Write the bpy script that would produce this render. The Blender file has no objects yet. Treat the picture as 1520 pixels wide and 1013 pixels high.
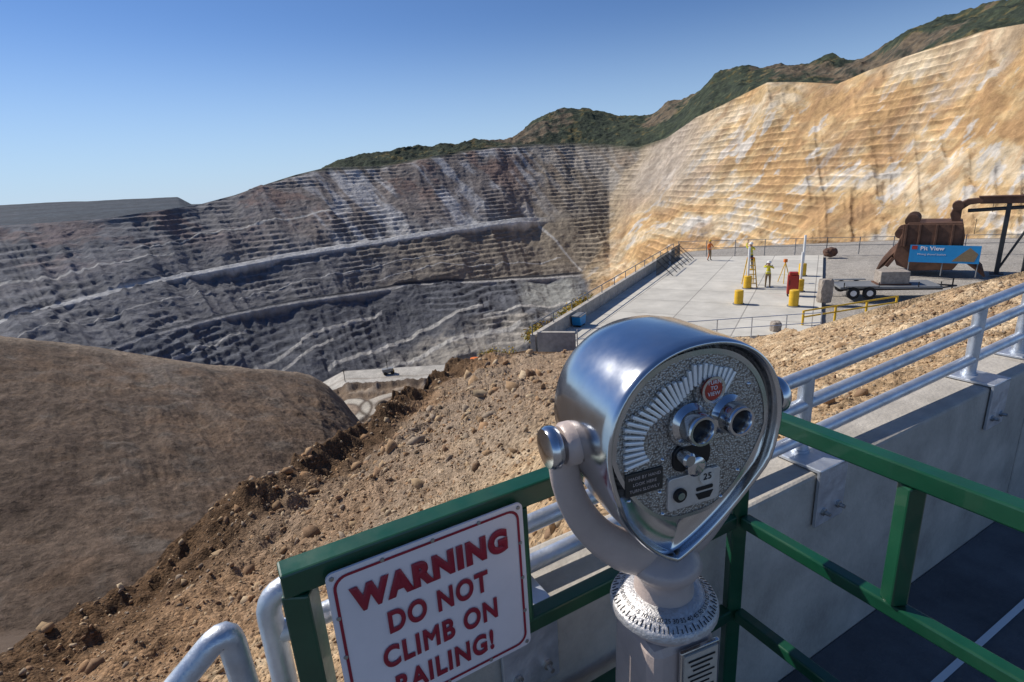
import bpy, bmesh, math, random
import numpy as np
from mathutils import Vector, Matrix, Quaternion
random.seed(7); RNG=np.random.default_rng(11)
sc=bpy.context.scene
COL=sc.collection
DECK=-1.75
# ------------------------------------------------------------------ helpers
def link(o,parent=None):
    COL.objects.link(o)
    if parent is not None: o.parent=parent
    return o
def empty(name,loc=(0,0,0),rotz=0.0):
    e=bpy.data.objects.new(name,None); e.location=loc; e.rotation_euler=(0,0,rotz); e.empty_display_size=.2
    COL.objects.link(e); return e
def newmat(name,col,rough=.6,metal=0.0,var=.15,scale=8.0,bump=0.0,bscale=None,col2=None,detail=6,coat=0.0,spec=None,rvar=0.0):
    m=bpy.data.materials.new(name); m.use_nodes=True; nt=m.node_tree; b=nt.nodes['Principled BSDF']
    b.inputs['Roughness'].default_value=rough; b.inputs['Metallic'].default_value=metal
    if coat: b.inputs['Coat Weight'].default_value=coat
    if spec is not None: b.inputs['Specular IOR Level'].default_value=spec
    tc=nt.nodes.new('ShaderNodeTexCoord')
    n=nt.nodes.new('ShaderNodeTexNoise'); n.inputs['Scale'].default_value=scale; n.inputs['Detail'].default_value=detail; n.inputs['Roughness'].default_value=.65
    nt.links.new(tc.outputs['Object'],n.inputs['Vector'])
    r=nt.nodes.new('ShaderNodeValToRGB')
    c2=col2 if col2 else [max(0,c*(1-var*1.6)) for c in col]
    c1=col if col2 else [min(1,c*(1+var*.6)) for c in col]
    r.color_ramp.elements[0].position=.32; r.color_ramp.elements[1].position=.68
    r.color_ramp.elements[0].color=(*c2,1); r.color_ramp.elements[1].color=(*c1,1)
    nt.links.new(n.outputs['Fac'],r.inputs['Fac']); nt.links.new(r.outputs['Color'],b.inputs['Base Color'])
    if rvar:
        n3=nt.nodes.new('ShaderNodeTexNoise'); n3.inputs['Scale'].default_value=scale*3; n3.inputs['Detail'].default_value=6; nt.links.new(tc.outputs['Object'],n3.inputs['Vector'])
        mr=nt.nodes.new('ShaderNodeMapRange'); mr.inputs['From Min'].default_value=.35; mr.inputs['From Max'].default_value=.7; mr.inputs['To Min'].default_value=rough; mr.inputs['To Max'].default_value=rough+rvar
        nt.links.new(n3.outputs['Fac'],mr.inputs['Value']); nt.links.new(mr.outputs[0],b.inputs['Roughness'])
    if bump:
        n2=nt.nodes.new('ShaderNodeTexNoise'); n2.inputs['Scale'].default_value=bscale or scale*4; n2.inputs['Detail'].default_value=5
        nt.links.new(tc.outputs['Object'],n2.inputs['Vector'])
        bp=nt.nodes.new('ShaderNodeBump'); bp.inputs['Strength'].default_value=bump; bp.inputs['Distance'].default_value=.01
        nt.links.new(n2.outputs['Fac'],bp.inputs['Height']); nt.links.new(bp.outputs['Normal'],b.inputs['Normal'])
    return m
def meshobj(name,verts,faces,mat=None,parent=None,smooth=False,loc=None,rot=None):
    me=bpy.data.meshes.new(name); me.from_pydata([tuple(v) for v in verts],[],faces); me.update()
    if mat: me.materials.append(mat)
    o=bpy.data.objects.new(name,me); link(o,parent)
    if loc is not None: o.location=loc
    if rot is not None: o.rotation_euler=rot
    if smooth:
        me.polygons.foreach_set('use_smooth',[True]*len(me.polygons))
    return o
def box(name,c,s,mat,parent=None,rotz=0.0,bevel=0.0,rot=None,taper=None):
    bm=bmesh.new(); bmesh.ops.create_cube(bm,size=1.0)
    for v in bm.verts:
        k=1.0
        if taper and v.co.z>0: k=taper
        v.co=Vector((v.co.x*s[0]*k,v.co.y*s[1]*k,v.co.z*s[2]))
    if bevel: bmesh.ops.bevel(bm,geom=bm.edges[:],offset=bevel,segments=2,affect='EDGES',profile=.5)
    me=bpy.data.meshes.new(name); bm.to_mesh(me); bm.free(); me.materials.append(mat)
    o=bpy.data.objects.new(name,me); link(o,parent); o.location=c; o.rotation_euler=rot if rot else (0,0,rotz)
    return o
def tube(name,pts,rad,mat,parent=None,seg=16,cap=True,flat=None,square=False):
    pts=[Vector(p) for p in pts]; n=len(pts)
    if not hasattr(rad,'__len__'): rad=[rad]*n
    T=[]
    for i in range(n):
        a=pts[max(0,i-1)]; b=pts[min(n-1,i+1)]; T.append((b-a).normalized())
    up=Vector((0,0,1))
    if abs(T[0].dot(up))>.95: up=Vector((0,1,0))
    x=T[0].cross(up).normalized(); V=[];F=[]
    for i in range(n):
        x=(x-T[i]*x.dot(T[i])).normalized(); y=T[i].cross(x)
        k=1.0
        if 0<i<n-1:
            c=(pts[i]-pts[i-1]).normalized().dot((pts[i+1]-pts[i]).normalized()); k=1/max(.75,math.sqrt(max(.01,(1+c)/2)))
        for j in range(seg):
            an=2*math.pi*j/seg
            fx,fy=(1,1) if flat is None else flat
            V.append(pts[i]+x*math.cos(an)*rad[i]*fx*k+y*math.sin(an)*rad[i]*fy*k)
    for i in range(n-1):
        for j in range(seg):
            a=i*seg+j;b=i*seg+(j+1)%seg; F.append((a,b,b+seg,a+seg))
    if cap: F.append(tuple(range(seg-1,-1,-1))); F.append(tuple((n-1)*seg+j for j in range(seg)))
    o=meshobj(name,V,F,mat,parent,smooth=True)
    es=o.modifiers.new('es','EDGE_SPLIT'); es.split_angle=math.radians(50)
    return o
def arc_pts(P,Q,R,r,n=6):
    P,Q,R=Vector(P),Vector(Q),Vector(R); a=(P-Q).normalized(); b=(R-Q).normalized()
    out=[]
    A=Q+a*r; B=Q+b*r
    for i in range(n+1):
        t=i/n; out.append((A*(1-t)**2+Q*2*t*(1-t)+B*t*t))
    return out
def lathe(name,prof,mat,parent=None,loc=(0,0,0),rot=(0,0,0),seg=32,split=40):
    V=[];F=[]
    for r,z in prof:
        for j in range(seg):
            an=2*math.pi*j/seg; V.append((r*math.cos(an),r*math.sin(an),z))
    for i in range(len(prof)-1):
        for j in range(seg):
            a=i*seg+j;b=i*seg+(j+1)%seg; F.append((a,b,b+seg,a+seg))
    F.append(tuple(range(seg-1,-1,-1))); F.append(tuple((len(prof)-1)*seg+j for j in range(seg)))
    o=meshobj(name,V,F,mat,parent,smooth=True,loc=loc,rot=rot)
    es=o.modifiers.new('es','EDGE_SPLIT'); es.split_angle=math.radians(split)
    return o
def extrude_poly(name,poly,y0,y1,mat,parent=None,loc=(0,0,0),rot=(0,0,0),bevel=0):
    n=len(poly); V=[(x,y0,z) for x,z in poly]+[(x,y1,z) for x,z in poly]
    F=[tuple(range(n)),tuple(range(2*n-1,n-1,-1))]+[(i,i+n,(i+1)%n+n,(i+1)%n) for i in range(n)]
    o=meshobj(name,V,F,mat,parent,loc=loc,rot=rot)
    bm=bmesh.new(); bm.from_mesh(o.data); bmesh.ops.recalc_face_normals(bm,faces=bm.faces[:])
    bm.to_mesh(o.data); bm.free()
    if bevel:
        b=o.modifiers.new('bv','BEVEL'); b.width=bevel; b.segments=2; b.limit_method='ANGLE'
    return o
# wall-aligned local frame: s along the overlook wall, t outward (towards the pit)
WA=math.radians(28.4); A0,A1=math.cos(WA),math.sin(WA); O0,O1=-A1,A0
def W(s,t,z): return Vector((s*A0+t*O0,s*A1+t*O1,z))
# ------------------------------------------------------------------ noise
def vnoise(x,y,seed=0):
    xi=np.floor(x).astype(np.int64); yi=np.floor(y).astype(np.int64); fx=x-xi; fy=y-yi
    def h(a,b):
        n=(a*374761393+b*668265263+seed*1442695041)&0xffffffff
        n=((n^(n>>13))*1274126177)&0xffffffff
        n=(n^(n>>16))&0xffffffff
        return n/4294967295.0
    u=fx*fx*fx*(fx*(fx*6-15)+10); v=fy*fy*fy*(fy*(fy*6-15)+10)
    a=h(xi,yi);b=h(xi+1,yi);c=h(xi,yi+1);d=h(xi+1,yi+1)
    return (a+(b-a)*u)*(1-v)+(c+(d-c)*u)*v
def fbm(x,y,o=5,seed=0,g=.5):
    s=0;a=1;t=0
    for i in range(o):
        s=s+a*(vnoise(x,y,seed+i*17)*2-1); t+=a; a*=g; x,y=x*1.62+y*1.22+13.7,y*1.62-x*1.22-7.1
    return s/t
def ridged(x,y,o=5,seed=0):
    s=0;a=1;t=0
    for i in range(o):
        s=s+a*(1-np.abs(vnoise(x,y,seed+i*17)*2-1)); t+=a; a*=.5; x=x*2.05+3.1; y=y*2.05+9.2
    return s/t
def sst(a,b,x):
    t=np.clip((x-a)/(b-a),0,1); return t*t*(3-2*t)
# ------------------------------------------------------------------ TERRAIN (one sheet lofted through break-lines set from image pixels at assumed depths)
# each break-line: (tan of bearing, forward distance m, height m)
B={}
B[1]=[(-2.2,3.4,-3.8),(-1.61,3.5,-3.81),(-1.17,3.8,-3.82),(-.91,4.5,-3.86),(-.67,5.2,-3.85),(-.51,6.3,-3.85),(-.39,7.3,-3.87),(-.28,8.5,-4.05),(-.22,10.5,-4.5),(-.16,13.5,-5.25),(-.08,18,-6.2),(.04,21.5,-7.0),(.18,21,-6.9),(.31,18,-6.0),(.47,13,-4.39),(.57,10,-3.11),(.70,9,-2.52),(.82,9,-2.29),(.97,9,-2.04),(1.4,9,-2)]
B[2]=[(-2.2,12,-16),(-1.61,12,-16),(-.91,15,-17),(-.51,20,-16.5),(-.39,25,-17),(-.28,30,-20),(-.16,34,-20),(-.08,30,-15),(.03,24.4,-9.3),(.05,24.4,-8.2),(.57,24.4,-8.2),(.70,21,-8.2),(.97,19,-8.2),(1.4,16,-8.2)]
B[3]=[(-2.2,40,-38),(-1.61,42,-40),(-.91,50,-44),(-.67,60,-46),(-.51,80,-50),(-.39,110,-57),(-.3,150,-75),(-.25,130,-70),(-.16,100,-45),(-.08,60,-25),(.02,28,-10.5),(.05,26.7,-8.2),(.1,29.4,-8.2),(.15,32.9,-8.2),(.2,37.3,-8.2),(.25,43,-8.2),(.3,50.9,-8.2),(.33,55,-8.2),(.45,56,-8.2),(.7,54,-8.2),(.97,50,-8.2),(1.4,45,-8.2)]
B[4]=[(-2.2,150,-15),(-1.54,160,-17.6),(-.96,170,-38.3),(-.79,180,-46.2),(-.60,190,-57.7),(-.47,200,-65.5),(-.42,208,-70),(-.39,212,-74),(-.365,215,-79),(-.34,215,-86),(-.315,212,-94),(-.28,208,-101),(-.25,200,-107),(-.16,180,-88),(-.08,120,-49),(0,60,-24),(.05,40,-18),(.15,50,-22),(.3,70,-26),(.5,85,-30),(1.4,75,-30)]
B[5]=[(-2.2,240,-180),(-1.7,250,-190),(-.98,330,-190),(-.4,370,-190),(-.33,380,-180),(-.1,380,-180),(0,380,-185),(.3,330,-190),(.6,240,-150),(.96,150,-90),(1.4,120,-70)]
B[6]=[(-2.2,290,-200),(-1.7,300,-200),(-.98,420,-205),(-.5,500,-215),(-.4,530,-196),(-.33,540,-182),(-.1,540,-182),(0,540,-186),(.3,500,-200),(.6,340,-180),(.96,220,-110),(1.4,170,-90)]
B[7]=[(-2.2,330,-250),(-1.7,340,-260),(-.98,520,-350),(-.77,600,-400),(-.45,700,-480),(-.19,750,-460),(.13,750,-430),(.3,700,-350),(.6,430,-270),(.96,290,-160),(1.4,220,-120)]
B[8]=[(-2.2,370,-250),(-1.7,380,-260),(-.98,620,-330),(-.77,780,-380),(-.45,1000,-440),(-.19,1250,-470),(-.08,1350,-455),(.13,1400,-450),(.19,1350,-430),(.31,1000,-300),(.56,700,-230),(.96,400,-130),(1.4,300,-100)]
B[9]=[(-2.2,430,-205),(-1.71,450,-205),(-.98,800,-228),(-.77,1000,-262),(-.45,1400,-276),(-.19,1700,-300),(.13,1900,-338),(.19,1900,-328),(.31,1500,-233),(.56,1000,-169),(.96,650,-120),(1.4,480,-90)]
B[10]=[(-2.2,550,-195),(-1.65,600,-197),(-.95,1000,-193),(-.69,1300,-191),(-.41,1650,-180),(-.23,1850,-173),(.06,2150,-143),(.19,2200,-138),(.31,1800,-105),(.54,1300,-20),(.92,850,15.2),(1.4,600,30)]
B[11]=[(-2.2,1100,-43),(-1.5,1300,-42.6),(-.89,1500,-35.8),(-.71,1600,-37.7),(-.60,1700,-26),(-.54,1900,-20.9),(-.47,2000,4.08),(-.36,2200,63.5),(-.30,2300,88.8),(-.21,2350,81.6),(-.12,2400,109),(-.05,2500,131),(.02,2550,142),(.13,2600,137),(.19,2500,115),(.24,2350,91.4),(.29,2200,111),(.34,2050,165),(.42,1850,209),(.46,1720,222),(.51,1650,209),(.58,1500,179),(.63,1400,192),(.69,1300,201),(.75,1200,205),(.82,1100,206),(.88,1000,193),(1.4,600,180)]
B[13]=[(-2.2,3000,60),(-1.471,3500,64.96),(-0.882,3500,36.07),(-0.811,3500,32.6),(-0.670,3500,25.64),(-0.571,3500,16),(-0.55,3400,-30),(-0.484,3200,-36.02),(-0.38,2900,40),(-0.309,2700,94.23),(-0.272,2700,124.3),(-0.165,2800,166.4),(-0.048,3000,189.9),(0.023,3200,213.5),(0.059,3300,302.5),(0.106,3300,346.3),(0.152,3300,354.8),(0.209,3200,305.7),(0.261,3100,286.5),(0.313,2900,314.7),(0.369,2700,383.2),(0.414,2600,421.3),(0.481,2500,415.6),(0.527,2400,380.3),(0.572,2300,363.1),(0.629,2100,341.8),(0.681,2000,380.1),(0.745,1900,401.3),(0.810,1800,396.5),(0.875,1700,388.1),(1.278,1300,366.6),(1.4,1200,350)]
NC=1250
ang=np.linspace(math.radians(-63),math.radians(53.5),NC); TX=np.tan(ang)
def line(k):
    a=np.array(B[k]); return np.interp(TX,a[:,0],a[:,1]),np.interp(TX,a[:,0],a[:,2])
LY={};LZ={}
for k in B: LY[k],LZ[k]=line(k)
LY[0]=1.1/(O1+TX*O0); LZ[0]=np.interp(TX,[-.35,-.1,.1,2],[-1.75,-1.45,-1.04,-1.02])
LY[12]=LY[11]*1.07; LZ[12]=LZ[11]-45
LY[14]=LY[13]*1.35; LZ[14]=LZ[13]-250
cnt={0:200,1:40,2:50,3:190,4:16,5:60,6:10,7:8,8:150,9:120,10:210,11:8,12:110,13:10}
Ys=[];Zs=[];SEG=[];FR=[]
for k in range(14):
    n=cnt[k]
    for i in range(n):
        f=i/n
        g=f**1.8 if k==0 else (f**1.5 if k==3 else f)
        Ys.append(LY[k]+(LY[k+1]-LY[k])*g); Zs.append(LZ[k]+(LZ[k+1]-LZ[k])*g); SEG.append(k); FR.append(g)
Ys.append(LY[14]);Zs.append(LZ[14]);SEG.append(13);FR.append(1.0)
Y=np.array(Ys);Z=np.array(Zs);X=Y*TX[None,:];SEG=np.array(SEG);FR=np.array(FR)
NR=len(SEG); S2=SEG[:,None]*np.ones((1,NC),int); F2=FR[:,None]*np.ones((1,NC)); T2=np.ones((NR,1))*TX[None,:]
C=np.zeros((NR,NC,3))
def rows(*k): return np.isin(SEG,k)
def mixc(base,col,m): return base*(1-m[...,None])+np.array(col)*m[...,None]
# ---- near fill
r=rows(0); x,y=X[r],Y[r]
f=F2[r]
edge=np.clip(y/6,.2,1); LM=sst(.15,-.1,T2[r])
Z[r]+=sst(0,.08,f)*(.18*edge*fbm(x*.8,y*.8,5,1,.6)+.06*fbm(x*4,y*4,4,2)+.020*fbm(x*18,y*18,3,3))+ .45*sst(.3,.7,f)*fbm(x*.25,y*.25,3,5)*np.clip(y/12,0,1)+LM*sst(.25,.6,f)*.42*(ridged(x*.9,y*.7,4,6)-.6)
n1=fbm(x*.5,y*.5,5,21);n2=fbm(x*7,y*7,4,22);n3=fbm(x*.16+3,y*.16,4,24)
c=np.zeros(x.shape+(3,))+np.array([.47,.325,.19])
c=mixc(c,[.55,.42,.27],sst(-.1,.5,n2))
red=sst(.12,.5,f+n1*.45)*sst(.38,.02,T2[r])
c=mixc(c,[.26,.155,.085],red*.85)
c=mixc(c,[.31,.27,.22],sst(.10,.35,n3)*.5*sst(.3,-.1,T2[r]))
c=mixc(c,[.10,.058,.03],sst(.66,.86,f+.12*n1)*sst(.06,-.12,T2[r])*.92)  # dark brown crest soil, with the shade below the crest painted in
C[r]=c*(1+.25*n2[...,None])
rr=rows(0); Z[rr]+=(.50*sst(.74,.95,F2[rr])*sst(.1,-.1,T2[rr])*np.clip(.6+fbm(X[rr]*.9,Y[rr]*.9,4,31),0,1.3))
r=rows(1); x,y=X[r],Y[r]
Z[r]+=.50*(1-F2[r])*sst(.1,-.1,T2[r])*np.clip(.6+fbm(x*.9,y*.9,4,31),0,1.3)
n1=fbm(x*.7,y*.7,5,25)
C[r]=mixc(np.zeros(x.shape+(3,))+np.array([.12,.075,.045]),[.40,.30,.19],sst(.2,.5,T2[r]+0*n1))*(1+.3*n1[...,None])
# ---- platform lot / valley
r=rows(2); x,y=X[r],Y[r]; t=T2[r]
right=sst(.0,.05,t)
n1=fbm(x*.12,y*.12,5,33);n2=fbm(x*1.5,y*1.5,4,34)
Z[r]+=(1-right)*1.0*fbm(x*.1,y*.1,5,35)*sst(0,.1,F2[r])+right*.03*n2*sst(0,.05,F2[r])
c=mixc(np.zeros(x.shape+(3,))+np.array([.125,.092,.07]),[.38,.35,.31],right)
C[r]=c*(1+.15*n1[...,None]+.12*n2[...,None])
# ---- spur
r=rows(3); x,y=X[r],Y[r]; t=T2[r]; f=F2[r]
left=sst(.02,-.06,t)
env=np.sin(np.pi*np.clip(f*.93+.03,0,1))**.5
xr=x*.8+y*.6; yr=-x*.6+y*.8
gl=ridged(xr*.045,yr*.012,5,41)
hum=ridged(x*.10+5,y*.06,4,48)
gl2=ridged(xr*.16,yr*.035,4,40)
Z[r]+=left*env*(3.4*fbm(x*.022,y*.022,5,42,.55)+4.0*(gl-.62)+1.3*(gl2-.6)+1.0*(hum-.6)+.50*fbm(x*.3,y*.3,4,43)+ .30*fbm(x*1.4,y*1.4,3,44))
n1=fbm(x*.035,y*.035,6,45,.6);n2=fbm(x*.8,y*.8,4,46);n3=fbm(xr*.05+2,yr*.010,5,47,.6);n5=fbm(x*.16,y*.16,5,49,.6)
c=np.zeros(x.shape+(3,))+np.array([.142,.104,.078])
c=mixc(c,[.22,.175,.14],sst(.0,.35,n3)*.75); c=mixc(c,[.088,.062,.047],sst(.05,.35,-n1)*.7)
c=mixc(c,[.175,.115,.075],sst(.1,.4,n5+.5*n1)*.5); c=mixc(c,[.165,.145,.125],sst(.1,.4,-n5+.5*n3)*.5)
c=mixc(c,[.24,.195,.15],np.exp(-((n3-.08+.02*n2)/.014)**2)*.5)
c=mixc(c,[.26,.205,.155],sst(.90,.98,f+.05*n5))
c*= (1+.45*n2[...,None])*(1-.45*np.clip(.62-gl2,0,1))[...,None]
c=mixc(c,[.22,.17,.12],1-left)
C[r]=c
# ---- outer spur face and road basin
r=rows(4); x,y=X[r],Y[r]
C[r]=np.array([.24,.185,.135])*(1+.5*fbm(x*.05,y*.05,5,51)[...,None])
r=rows(5); x,y=X[r],Y[r]; t=T2[r]
n1=fbm(x*.03,y*.03,5,52,.6); n2=fbm(x*.12,y*.12,5,53,.6)
c=np.zeros(x.shape+(3,))+np.array([.21,.155,.11])
def loop(cx,cy,a,b): return np.sqrt(((x-cx)/a)**2+((y-cy)/b)**2)+.06*n1
d1=loop(-100,440,34,30); d2=loop(-150,425,26,34); d3=loop(-60,455,30,26)
fr_=sst(490,494,y+8*n1)
Z[r]+=(4*n1+3*n2)*sst(0,.1,F2[r])*(1-fr_)*sst(.92,1.05,np.minimum(np.minimum(d1,d2),d3))
c=mixc(c,[.33,.27,.21],sst(.0,.3,n2)*.8)
c=mixc(c,[.48,.43,.36],sst(1.0,.94,d1)); c=mixc(c,[.48,.44,.37],sst(1.0,.94,d2)); c=mixc(c,[.46,.41,.34],sst(1.0,.94,d3))
for d in (d1,d2,d3): c=mixc(c,[.11,.085,.065],np.exp(-((d-1.0)/.06)**2)*.95)
for d in (d1,d2): c=mixc(c,[.27,.20,.145],sst(.62,.56,d)*.9); c=mixc(c,[.12,.09,.07],np.exp(-((d-.6)/.05)**2)*.85)
c=mixc(c,[.11,.085,.07],np.exp(-((y+8*n1-489)/3.5)**2)*.95)
c=mixc(c,[.46,.435,.39],fr_)
c=mixc(c,[.24,.20,.16],np.exp(-((y+6*n1-512)/2.0)**2)*.6)
Z[r]+=4*np.exp(-((y+8*n1-488)/4.0)**2)
C[r]=c*(1+.25*n2[...,None])
r=rows(6,7); x,y=X[r],Y[r]
C[r]=np.array([.17,.16,.155])*(1+.2*fbm(x*.02,y*.02,4,54)[...,None])
# ---- pit walls
r=rows(8,9,10); x,y,t=X[r],Y[r],T2[r]; z=Z[r]; g=(S2[r]-8)+F2[r]
big=fbm(x*.0019,y*.0019,4,61,.5); med=fbm(x*.009,y*.009,5,62,.6)
crest=sst(3.0,2.90,g); low=sst(0,.06,g)
bnd=np.interp(g,[0,1,1.5,2,2.6,3],[.155,.150,.175,.19,.215,.25])+.030*fbm(x*.003,z*.012,5,63,.6)
tan=sst(-.008,.008,t-bnd)
r10c=2-.015-.05*sst(-.6,-1,t)
road10=sst(.055,.034,np.abs(g-r10c))*sst(.10,.02,t); road9=sst(.05,.03,np.abs(g-1))*sst(.2,.16,t)
ramps=[(-.60,.22,-.40,.62,.018),(-.40,.62,-.24,.80,.016),(-.52,.22,-.34,.60,.014),(-.36,.30,-.05,.58,.018),(-.3,.16,.02,.32,.022),(-.05,.44,.13,.60,.016),(-.78,.50,-.5,.85,.013),(-.95,1.42,-.55,1.60,.010),(-.5,1.40,-.05,1.55,.010),(.06,1.95,.14,1.05,.024),(-.25,1.2,.10,1.35,.010),(-1.1,2.25,-.6,2.35,.012),(-.7,2.5,-.3,2.42,.010)]
rp=np.zeros_like(g)
for (ta,ga,tb,gb,w) in ramps:
    uu=np.clip((t-ta)/(tb-ta),0,1); d=np.abs(g-(ga+(gb-ga)*uu+.02*np.sin(uu*5))); rp=np.maximum(rp,sst(w*1.35,w*.7,d)*((t>ta)&(t<tb)))
rd=np.maximum(np.maximum(road9,road10),rp)
rdf=np.maximum(road9,road10)
z1=z+crest*low*(34*big+9*med)*(1-.85*rdf)
gul=ridged(t*20+.6*g,g*.7+med*.5,3,64)
z1+=crest*low*(gul-.6)*np.where(tan>.5,24,22)*(1-.9*rdf)
pn_=sst(.10,.32,fbm(t*6+3,g*2.2,4,67,.6))
dump=np.clip(sst(.0,.04,t)*sst(.15,.11,t)*sst(.45,.6,g)*sst(.97,.9,g)+pn_*.75*sst(2.9,2.4,g),0,1)
hB=np.where(tan>.5,18.0,np.where(g<1,12.0,14.0))
q=z1/hB+.30*big+.12*med; fl=np.floor(q); fr=q-fl
stp=sst(.35,1.0,fr)
brk=sst(-.25,.25,fbm(x*.006+9,y*.006,5,65,.6))
amt=np.where(tan>.5,.34,.70)*(.15+.85*brk)*(1-rd)*(1-.85*dump)
zt_=hB*(fl+stp-.30*big-.12*med)
Z[r]=z1*(1-amt)+zt_*amt
Z[r]+=crest*low*2.8*fbm(x*.03,y*.03,4,66,.6)*(1-rd)
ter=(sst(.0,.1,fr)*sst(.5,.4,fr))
n1=fbm(x*.006,y*.006,6,71,.6); n2=fbm(t*60+g*6,z*.010+t*10,5,72,.6); n3=fbm(t*11,g*2,4,73,.6); n4=fbm(x*.035,y*.035,5,74,.65)
c=np.zeros(x.shape+(3,))+np.array([.165,.160,.162])
c=mixc(c,[.105,.108,.120],sst(1.05,.9,g+.1*n1))
up=sst(1.95,2.3,g+.4*n1)
c=mixc(c,[.215,.180,.158],up*sst(-.6,-.3,t)*.85)
c=mixc(c,[.22,.125,.09],sst(.05,.35,n1+.3*n4)*sst(2.1,2.7,g)*.6)
pale=sst(.0,.38,n2+.6*n3)*sst(1.95,2.15,g)*sst(-.5,-.25,t)
c=mixc(c,[.44,.44,.45],pale*.8)
cb=sst(-.32,-.12,t+.15*n3)*sst(2.0,1.9,g+.0*n1)*sst(.95,1.05,g)
c=mixc(c,[.26,.215,.160],cb*.8)
c=mixc(c,[.30,.245,.17],sst(.0,.10,t+.06*n3)*sst(1.1,1.3,g)*.6)
fan=sst(.0,.04,t+.02*n3)*sst(.15,.11,t)*sst(.45,.6,g)*sst(.97,.9,g)
c=mixc(c,[.33,.33,.30],fan*.85)
fl2=sst(.46,.32,g+.1*n3)*sst(-.30,-.14,t)
c=mixc(c,[.34,.31,.265],fl2*sst(-.4,.1,n1+.4*n4)*.9)
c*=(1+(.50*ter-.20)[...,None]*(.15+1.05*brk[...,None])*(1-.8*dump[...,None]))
c=mixc(c,[.66,.65,.62],road10*.97)
talus=np.exp(-np.clip(g-2,0,9)/.13)*sst(1.99,2.0,g)*sst(-.6,-.2,t)*sst(.1,.0,t)*sst(-.4,.2,n2); c=mixc(c,[.56,.555,.54],talus*.8)  # pale talus band above the upper haul road
rd9=sst(.022,.014,np.abs(g-1.018))*sst(.2,.1,t)
c=mixc(c,[.035,.035,.04],rd9*.95)
c=mixc(c,[.46,.445,.42],sst(.020,.011,np.abs(g-.976))*sst(.2,.1,t)*.92)
c=mixc(c,[.50,.48,.44],rp*.9)
# tan wall
ct=np.zeros(x.shape+(3,))+np.array([.53,.375,.20])
dg=t*9-g*1.2; dh=t*4+g*3.2
m1=fbm(dg,dh,5,81,.6); m2=fbm(dg*6,dh*1.3,5,82,.6); m3=fbm(x*.02,y*.02,5,83,.65)
ct=mixc(ct,[.60,.49,.34],sst(-.05,.3,m1)*.85); ct=mixc(ct,[.45,.27,.125],sst(.0,.3,-m1)*.7)
ct=mixc(ct,[.55,.53,.50],sst(.18,.38,m2+.35*m1)*.8*sst(3.0,2.4,g))
ct=mixc(ct,[.32,.21,.13],sst(.15,.4,fbm(x*.008,y*.008,5,84,.6))*.5)
ct=mixc(ct,[.38,.23,.12],sst(.1,.3,-m2-.3*m1)*.5)
gx=sst(.42,.30,t+.06*m1)*sst(1.7,2.4,g)
ct=mixc(ct,[.42,.365,.31],gx*.85)
ct=mixc(ct,[.36,.29,.20],sst(.05,.0,t-bnd)*.7)
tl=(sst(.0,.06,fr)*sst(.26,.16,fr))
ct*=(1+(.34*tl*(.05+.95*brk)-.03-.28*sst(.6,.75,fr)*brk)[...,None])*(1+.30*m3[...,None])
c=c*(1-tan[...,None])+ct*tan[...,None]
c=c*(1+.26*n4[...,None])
veg=sst(2.93,2.99,g+.04*n1)*sst(-.5,-.4,t)*sst(.33,.25,t)
c=mixc(c,[.06,.065,.035],veg*.8)
# aerial haze painted into the rock colour as a blue tint, strongest at left
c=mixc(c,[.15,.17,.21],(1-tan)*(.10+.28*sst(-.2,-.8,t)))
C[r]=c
# ---- mountains
r=rows(11,12,13); x,y,t=X[r],Y[r],T2[r]; g=(S2[r]-12)+F2[r]
rg=ridged(x*.0028,y*.0028,6,91); en=sst(0,.15,g)*sst(1.9,1,g)
lumps=fbm(x*.03,y*.03,4,92,.6)
Z[r]+=en*(rg-.62)*80*sst(-.5,-.2,t)+en*7*lumps*sst(-.5,-.4,t)+sst(.5,1,g)*sst(1.9,1,g)*5*fbm(x*.004,y*.002,4,96)*sst(-.5,-.6,t)
n1=fbm(x*.0035,y*.0035,5,93); n2=fbm(x*.03,y*.03,5,94,.65); n3=fbm(x*.10,y*.10,3,95)
c=np.zeros(x.shape+(3,))+np.array([.045,.056,.026])
c=mixc(c,[.18,.13,.035],sst(.12,.35,n2+n1*.4)*.6)
c=mixc(c,[.16,.115,.08],sst(.12,.35,n1+(g-.8)*.4+.4*n2)*.7)
c=mixc(c,[.022,.030,.014],sst(.05,.3,-n2)*.7)
c*=(1+.6*n3[...,None])
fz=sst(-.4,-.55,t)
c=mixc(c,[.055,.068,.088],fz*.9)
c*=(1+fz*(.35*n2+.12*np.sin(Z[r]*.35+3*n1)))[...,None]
c=mixc(c,[.10,.13,.19],np.zeros_like(g)+.10)  # faint blue haze mixed into the mountain colours
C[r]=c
verts=np.stack([X,Y,Z],-1).reshape(-1,3)
idx=np.arange(NR*NC).reshape(NR,NC)
quads=np.stack([idx[:-1,:-1],idx[:-1,1:],idx[1:,1:],idx[1:,:-1]],-1).reshape(-1,4)
me=bpy.data.meshes.new('terrain')
me.vertices.add(len(verts)); me.vertices.foreach_set('co',verts.astype(np.float32).ravel())
nq=len(quads); me.loops.add(nq*4); me.loops.foreach_set('vertex_index',quads.astype(np.int32).ravel())
me.polygons.add(nq); me.polygons.foreach_set('loop_start',np.arange(0,nq*4,4,dtype=np.int32))
mi=np.repeat(np.where(SEG[:-1]<=2,0,np.where(SEG[:-1]<=5,1,2)),NC-1).astype(np.int32)
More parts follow.
